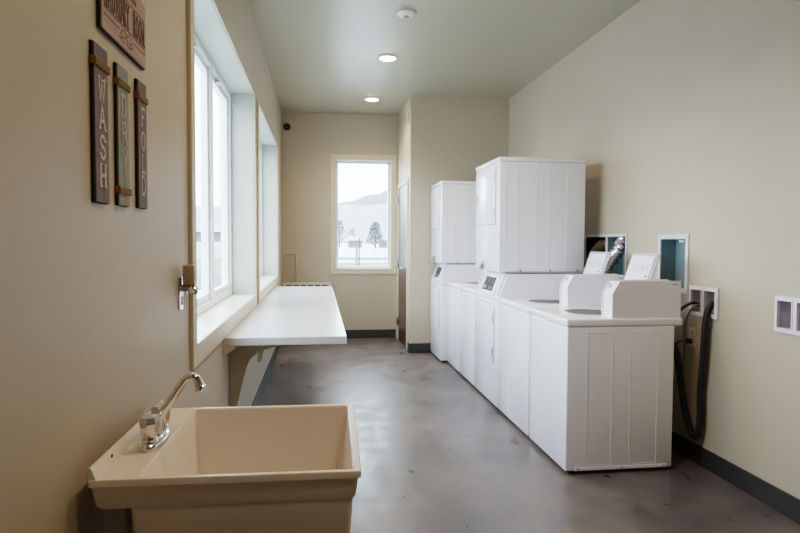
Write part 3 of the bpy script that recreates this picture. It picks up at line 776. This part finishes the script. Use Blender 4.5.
duct('vent_duct', [(XR + .060, 4.475, 1.375), (2.342, 4.462, 1.350), (2.312, 4.440, 1.310), (2.280, 4.465, 1.255), (2.252, 4.490, 1.19), (2.230, 4.513, 1.12), (2.215, 4.53, 1.0), (2.21, 4.56, .60)],
     .050, M['foil'], 'shiny ribbed aluminium duct dropping behind the second washer', True)
duct('vent_duct', [(XR + .06, 4.80, 1.345), (XR + .045, 4.83, 1.335), (XR + .03, 4.89, 1.29), (XR + .015, 4.95, 1.22), (XR - .03, 4.97, 1.10), (2.22, 4.98, .80)],
     .044, M['foil_shaded'], 'aluminium duct tinted dim brown for shade, in the left half of the double vent box', True)

def utility_box(W, label):
    y0, y1, z0, z1 = W; ym = (y0 + y1) / 2
    r = thing('water_box', (XR, ym, z0), label, 'utility box', 'white recessed washer boxes')
    i = .010
    A, B = (y0 + i, ym - .017, z0 + i, z1 - i), (ym + .017, y1 - i, z0 + i, z1 - i)
    MB()
    b = wall_holes(MB(), 'x', XR - .014, XR + .002, y0 - .010, y1 + .010, z0 - .012, z1 + .012, [A, B]); b.build('face_frame', M['box'], r)
    for q in (A, B):
        open_pan(q[0] - .003, q[1] + .003, q[2] - .003, q[3] + .003, .085, M['boxin'], 'recess_tray', r)
        rim = wall_holes(MB(), 'x', XR - .018, XR - .014, q[0] - .006, q[1] + .006, q[2] - .006, q[3] + .006, [q]); rim.build('raised_rim', M['box'], r)
    MB().tube([(XR + .05, (B[0] + B[1]) / 2, B[2]), (XR + .05, (B[0] + B[1]) / 2, B[2] + .035)], .009, 10).build('valve', M['brass'], r, True)
    return r
utility_box(UB1, 'white twin water box with hoses plugged in beside the nearest washer')
utility_box(UB2, 'white twin water box cut by the right photo edge, no hoses')

r = thing('power_outlet', (XR, 3.495, .69), 'white power outlet on the right wall with a black plug in it', 'outlet')
MB().box(XR - .006, XR, 3.462, 3.532, .712, .832, .002).build('cover_plate', M['white'], r, True)
for z in (.745, .80): MB().box(XR - .009, XR - .006, 3.482, 3.512, z - .014, z + .014, .002).build('socket', M['cream'], r)

r = thing('electric_cable', (XR - .03, 3.50, .74), 'black power cord plugged into the outlet behind the nearest washer', 'cord')
MB().box(XR - .045, XR - .009, 3.482, 3.512, .733, .762, .006).build('plug', M['dark'], r, True)
MB().tube([(XR - .045, 3.497, .747), (XR - .075, 3.515, .745), (XR - .10, 3.535, .70), (XR - .115, 3.545, .60), (XR - .12, 3.55, .45), (XR - .12, 3.57, .25)], .0045, 8).build('cable', M['dark'], r, True)

recentre(tag(MB().tube([(XR + .045, 3.318, .985), (XR + .005, 3.314, .995), (XR - .025, 3.312, .965), (XR - .037, 3.320, .884), (XR - .037, 3.334, .666), (XR - .037, 3.352, .466), (XR - .037, 3.350, .32),
    (XR - .040, 3.356, .215), (XR - .048, 3.380, .185), (XR - .062, 3.410, .225), (XR - .080, 3.445, .349), (XR - .100, 3.462, .529), (XR - .14, 3.455, .70), (XR - .19, 3.47, .78)], .0195, 14)
    .build('drain_hose', M['rubber'], None, True), 'thick black drain hose looping down the right wall', 'hose'))
recentre(tag(MB().tube([(XR + .045, 3.47, .965), (XR, 3.465, .985), (XR - .035, 3.475, .985), (XR - .07, 3.50, .955), (XR - .12, 3.51, .905), (XR - .19, 3.50, .86)], .009, 10)
    .build('supply_hose', M['rubber'], None, True), 'thin dark supply hose running from the water box behind the washer deck', 'hose'))
recentre(tag(MB().tube([(XR + .045, 3.45, .96), (XR, 3.445, .975), (XR - .030, 3.455, .965), (XR - .055, 3.48, .90), (XR - .062, 3.49, .80), (XR - .060, 3.485, .68), (XR - .066, 3.49, .58), (XR - .09, 3.51, .50), (XR - .15, 3.53, .47), (XR - .20, 3.53, .52)], .0085, 10)
    .build('supply_hose', M['braid'], None, True), 'thin grey braided supply hose hanging in front of the outlet', 'hose'))

# ------------------------------------------------------------------ outdoors
def ground(name, x0, x1, y0, y1, z, m, label, kind='structure'):
    struct(MB().box(x0, x1, y0, y1, z - .05, z).build(name, m), label, 'ground')
ground('ground_snow', -260, 320, 9.2, 400, -.02, M['snow'], 'white snowy field beyond the windows')
ground('ground_snow_side', -260, -.9, -30, 9.2, -.02, M['snow'], 'white snowy ground outside the left windows')
ground('ground_lawn', -1.9, 60, 33.5, 39, .0, M['lawn'], 'pale green strip of grass beyond the end window')
ground('ground_pavement', -1.9, 60, 44, 52, -.005, M['pave'], 'pale grey road strip beyond the grass')

def hill(name, cx, cy, w, d, prof, m, label):
    b = bmesh.new(); nx, ny = 60, 14; V = []
    for j in range(ny + 1):
        row = []
        for i in range(nx + 1):
            u = i / nx; v = j / ny
            x = cx + (u - .5) * w; h = prof(u) * math.sin(min(1, v * 1.6) * PI / 2)
            h *= 1 + .04 * math.sin(i * 1.9 + j * 1.3) + .03 * math.sin(i * .7 - j)
            row.append(b.verts.new((x, cy + (v - .5) * d, -.5 + h)))
        V.append(row)
    for j in range(ny):
        for i in range(nx): b.faces.new((V[j][i], V[j][i + 1], V[j + 1][i + 1], V[j + 1][i]))
    m_ = MB(); m_._add(b); o = m_.build(name, m, None, True); tag(o, label, 'hill', None, 'structure'); return recentre(o)
def pf(pts):
    def f(u):
        for (a, h), (c, k) in zip(pts, pts[1:]):
            if a <= u <= c: t = (u - a) / (c - a); t = t * t * (3 - 2 * t) * .4 + t * .6; return h + (k - h) * t
        return pts[-1][1]
    return f
hill('hill', 60, 600, 700, 120, pf([(0, 14), (.30, 24), (.44, 38.5), (.50, 50), (.52, 54), (.56, 60), (.60, 56), (.75, 30), (1, 12)]), M['hill'], 'hazy grey hill rising to the right beyond the end window')
hill('hill_ridge', 30, 430, 640, 60, pf([(0, 19), (.3, 25), (.5, 27.5), (.7, 26), (1, 20)]), M['hill2'], 'pale lower ridge in front of the grey hill')

def house(x, y, w, d, h, rh, label, wall='housew'):
    r = thing('house', (x, y, 0), label, 'house', 'distant houses')
    MB().box(x - w / 2, x + w / 2, y - d / 2, y + d / 2, -.02, h).build('wall', M[wall], r)
    MB().prism([(x - w / 2 - .5, h), (x + w / 2 + .5, h), (x + w / 2 - .6, h + rh), (x - w / 2 + .6, h + rh)], 'y', y - d / 2 - .4, y + d / 2 + .4).build('roof', M['houser'], r)
    for k in range(3):
        xx = x - w / 2 + w * (k + .5) / 3
        MB().box(xx - w * .07, xx + w * .07, y - d / 2 - .05, y - d / 2, h * .35, h * .8).build('window', M['housed'], r)
house(7.6, 130, 2.7, 6, 1.5, .95, 'white roofed house left of the tree in the end window view')
house(14.6, 130, 3.2, 6, 1.6, .9, 'white roofed house right of the tree in the end window view')

def tree(x, y, h, w, label, n=260, seed=1, lean=.12):
    rnd = random.Random(seed)
    r = thing('tree', (x, y, 0), label, 'tree', 'distant trees')
    MB().tube([(x, y, 0), (x + .05 * h * lean, y, h * .35), (x, y, h * .8)], [h * .03, h * .02, h * .006], 8).build('trunk', M['bark'], r, True)
    b = MB()
    for i in range(n):
        t = rnd.random() ** .7; z = h * (.12 + .85 * t); rad = w / 2 * (1 - t * .75) * rnd.random() ** .5; a = rnd.random() * 2 * PI
        p = Vector((x + rad * math.cos(a), y + rad * math.sin(a), z)); s_ = h * .035 * (.5 + rnd.random())
        u = Vector((rnd.uniform(-1, 1), rnd.uniform(-1, 1), rnd.uniform(-.4, 1))).normalized(); v = u.orthogonal().normalized()
        b.quad(p - u * s_ * 1.6, p + v * s_ * .6, p + u * s_ * 1.6, p - v * s_ * .6)
    b.build('crown', M['tree'], r)
tree(10.9, 118, 5.2, 4.4, 'bushy grey tree between the two white roofed houses', 1100, 1)
tree(5.0, 150, 6.6, 4.5, 'low wide hazy tree behind the left house in the end window view', 260, 2)
tree(8.6, 160, 4.8, 5.0, 'low hazy tree rising over the left white roofed house', 200, 3)
r = thing('bare_sapling', (2.45, 27, 0), 'thin leafless sapling standing in the snow beyond the end window', 'tree')
MB().tube([(2.75, 27, 0), (2.62, 27, .5), (2.42, 27, 1.0)], [.012, .010, .004], 6).build('stem', M['bark'], r, True)
MB().tube([(3.0, 27, 0), (2.93, 27, .6), (2.83, 27, 1.35)], [.012, .010, .004], 6).build('stem', M['bark'], r, True)
r = thing('utility_post', (2.13, 34, 0), 'pale blue square post beside a black pole in the snow', 'post')
MB().box(2.02, 2.18, 33.9, 34.1, 0, 1.02, .02).build('blue_post', M['bluepost'], r)
MB().tube([(2.24, 34, 0), (2.24, 34, 1.58)], .035, 8).build('pole', M['bark'], r, True)

# seen through the left windows
house(-12.0, 64, 11, 8, 2.2, .8, 'long grey house with snowy roof seen through the big left window', 'housed')
tag(recentre(MB().box(-20, -4.5, 46.2, 46.6, 0, 1.25, .03).build('garden_wall', M['houser'])), 'low white wall in front of the long grey house', 'garden wall')
ground('ground_grass_patch', -30, -2.2, 25, 46, .0, M['lawn'], 'pale green grass patch outside the left windows')
ground('ground_drive', -30, -2.2, 17.5, 24.5, .0, M['pave'], 'pale grey paved strip outside the left windows')

# ------------------------------------------------------------------ light
w = bpy.data.worlds.new('overcast'); sc.world = w; w.use_nodes = True
N = w.node_tree.nodes; L = w.node_tree.links; bg = N['Background']
tc = N.new('ShaderNodeTexCoord'); sp = N.new('ShaderNodeSeparateXYZ'); rp = N.new('ShaderNodeValToRGB')
L.new(tc.outputs['Generated'], sp.inputs[0]); L.new(sp.outputs['Z'], rp.inputs['Fac'])
rp.color_ramp.elements[0].position = 0; rp.color_ramp.elements[0].color = (.78, .88, 1, 1)
rp.color_ramp.elements[1].position = .8; rp.color_ramp.elements[1].color = (.78, .88, 1, 1)
L.new(rp.outputs[0], bg.inputs['Color']); bg.inputs['Strength'].default_value = 12.5

def portal(name, loc, rot, sx, sy):
    ld = bpy.data.lights.new(name, 'AREA'); ld.shape = 'RECTANGLE'; ld.size = sx; ld.size_y = sy; ld.cycles.is_portal = True
    o = bpy.data.objects.new(name, ld); COL.objects.link(o); o.location = loc; o.rotation_euler = rot
portal('portal_light', (XL - .26, (WIN1[0] + WIN1[1]) / 2, (WIN1[2] + WIN1[3]) / 2), (0, -PI / 2, 0), WIN1[3] - WIN1[2], WIN1[1] - WIN1[0])
portal('portal_light', (XL - .26, (WIN2[0] + WIN2[1]) / 2, (WIN2[2] + WIN2[3]) / 2), (0, -PI / 2, 0), WIN2[3] - WIN2[2], WIN2[1] - WIN2[0])
portal('portal_light', ((WINB[0] + WINB[1]) / 2, YB + .21, (WINB[2] + WINB[3]) / 2), (-PI / 2, 0, 0), WINB[1] - WINB[0], WINB[3] - WINB[2])

# ------------------------------------------------------------------ camera
f_px, yaw, roll, pitch = 607.19, .1329, .0047, -.0413
cd = bpy.data.cameras.new('camera'); cam = bpy.data.objects.new('camera', cd); COL.objects.link(cam); sc.camera = cam
cd.sensor_fit = 'HORIZONTAL'; cd.sensor_width = 36; cd.lens = 36 * f_px / 800; cd.clip_start = .02; cd.clip_end = 2000
F = Vector((math.sin(yaw), math.cos(yaw), 0)); Rr_ = Vector((math.cos(yaw), -math.sin(yaw), 0)); Up = Vector((0, 0, 1))
f2 = F * math.cos(pitch) + Up * math.sin(pitch); u2 = -F * math.sin(pitch) + Up * math.cos(pitch)
R2 = Rr_ * math.cos(roll) + u2 * math.sin(roll); U2 = -Rr_ * math.sin(roll) + u2 * math.cos(roll)
mtx = Matrix((R2, U2, -f2)).transposed().to_4x4(); mtx.translation = Vector(CAM); cam.matrix_world = mtx

sc.view_settings.view_transform = 'Filmic'; sc.view_settings.look = 'Medium High Contrast'; sc.view_settings.exposure = 0.06; sc.view_settings.gamma = 1
sc.cycles.use_denoising = True; sc.cycles.max_bounces = 12; sc.cycles.diffuse_bounces = 8; sc.cycles.transparent_max_bounces = 16
sc.cycles.sample_clamp_indirect = 8; sc.cycles.caustics_reflective = False; sc.cycles.caustics_refractive = False
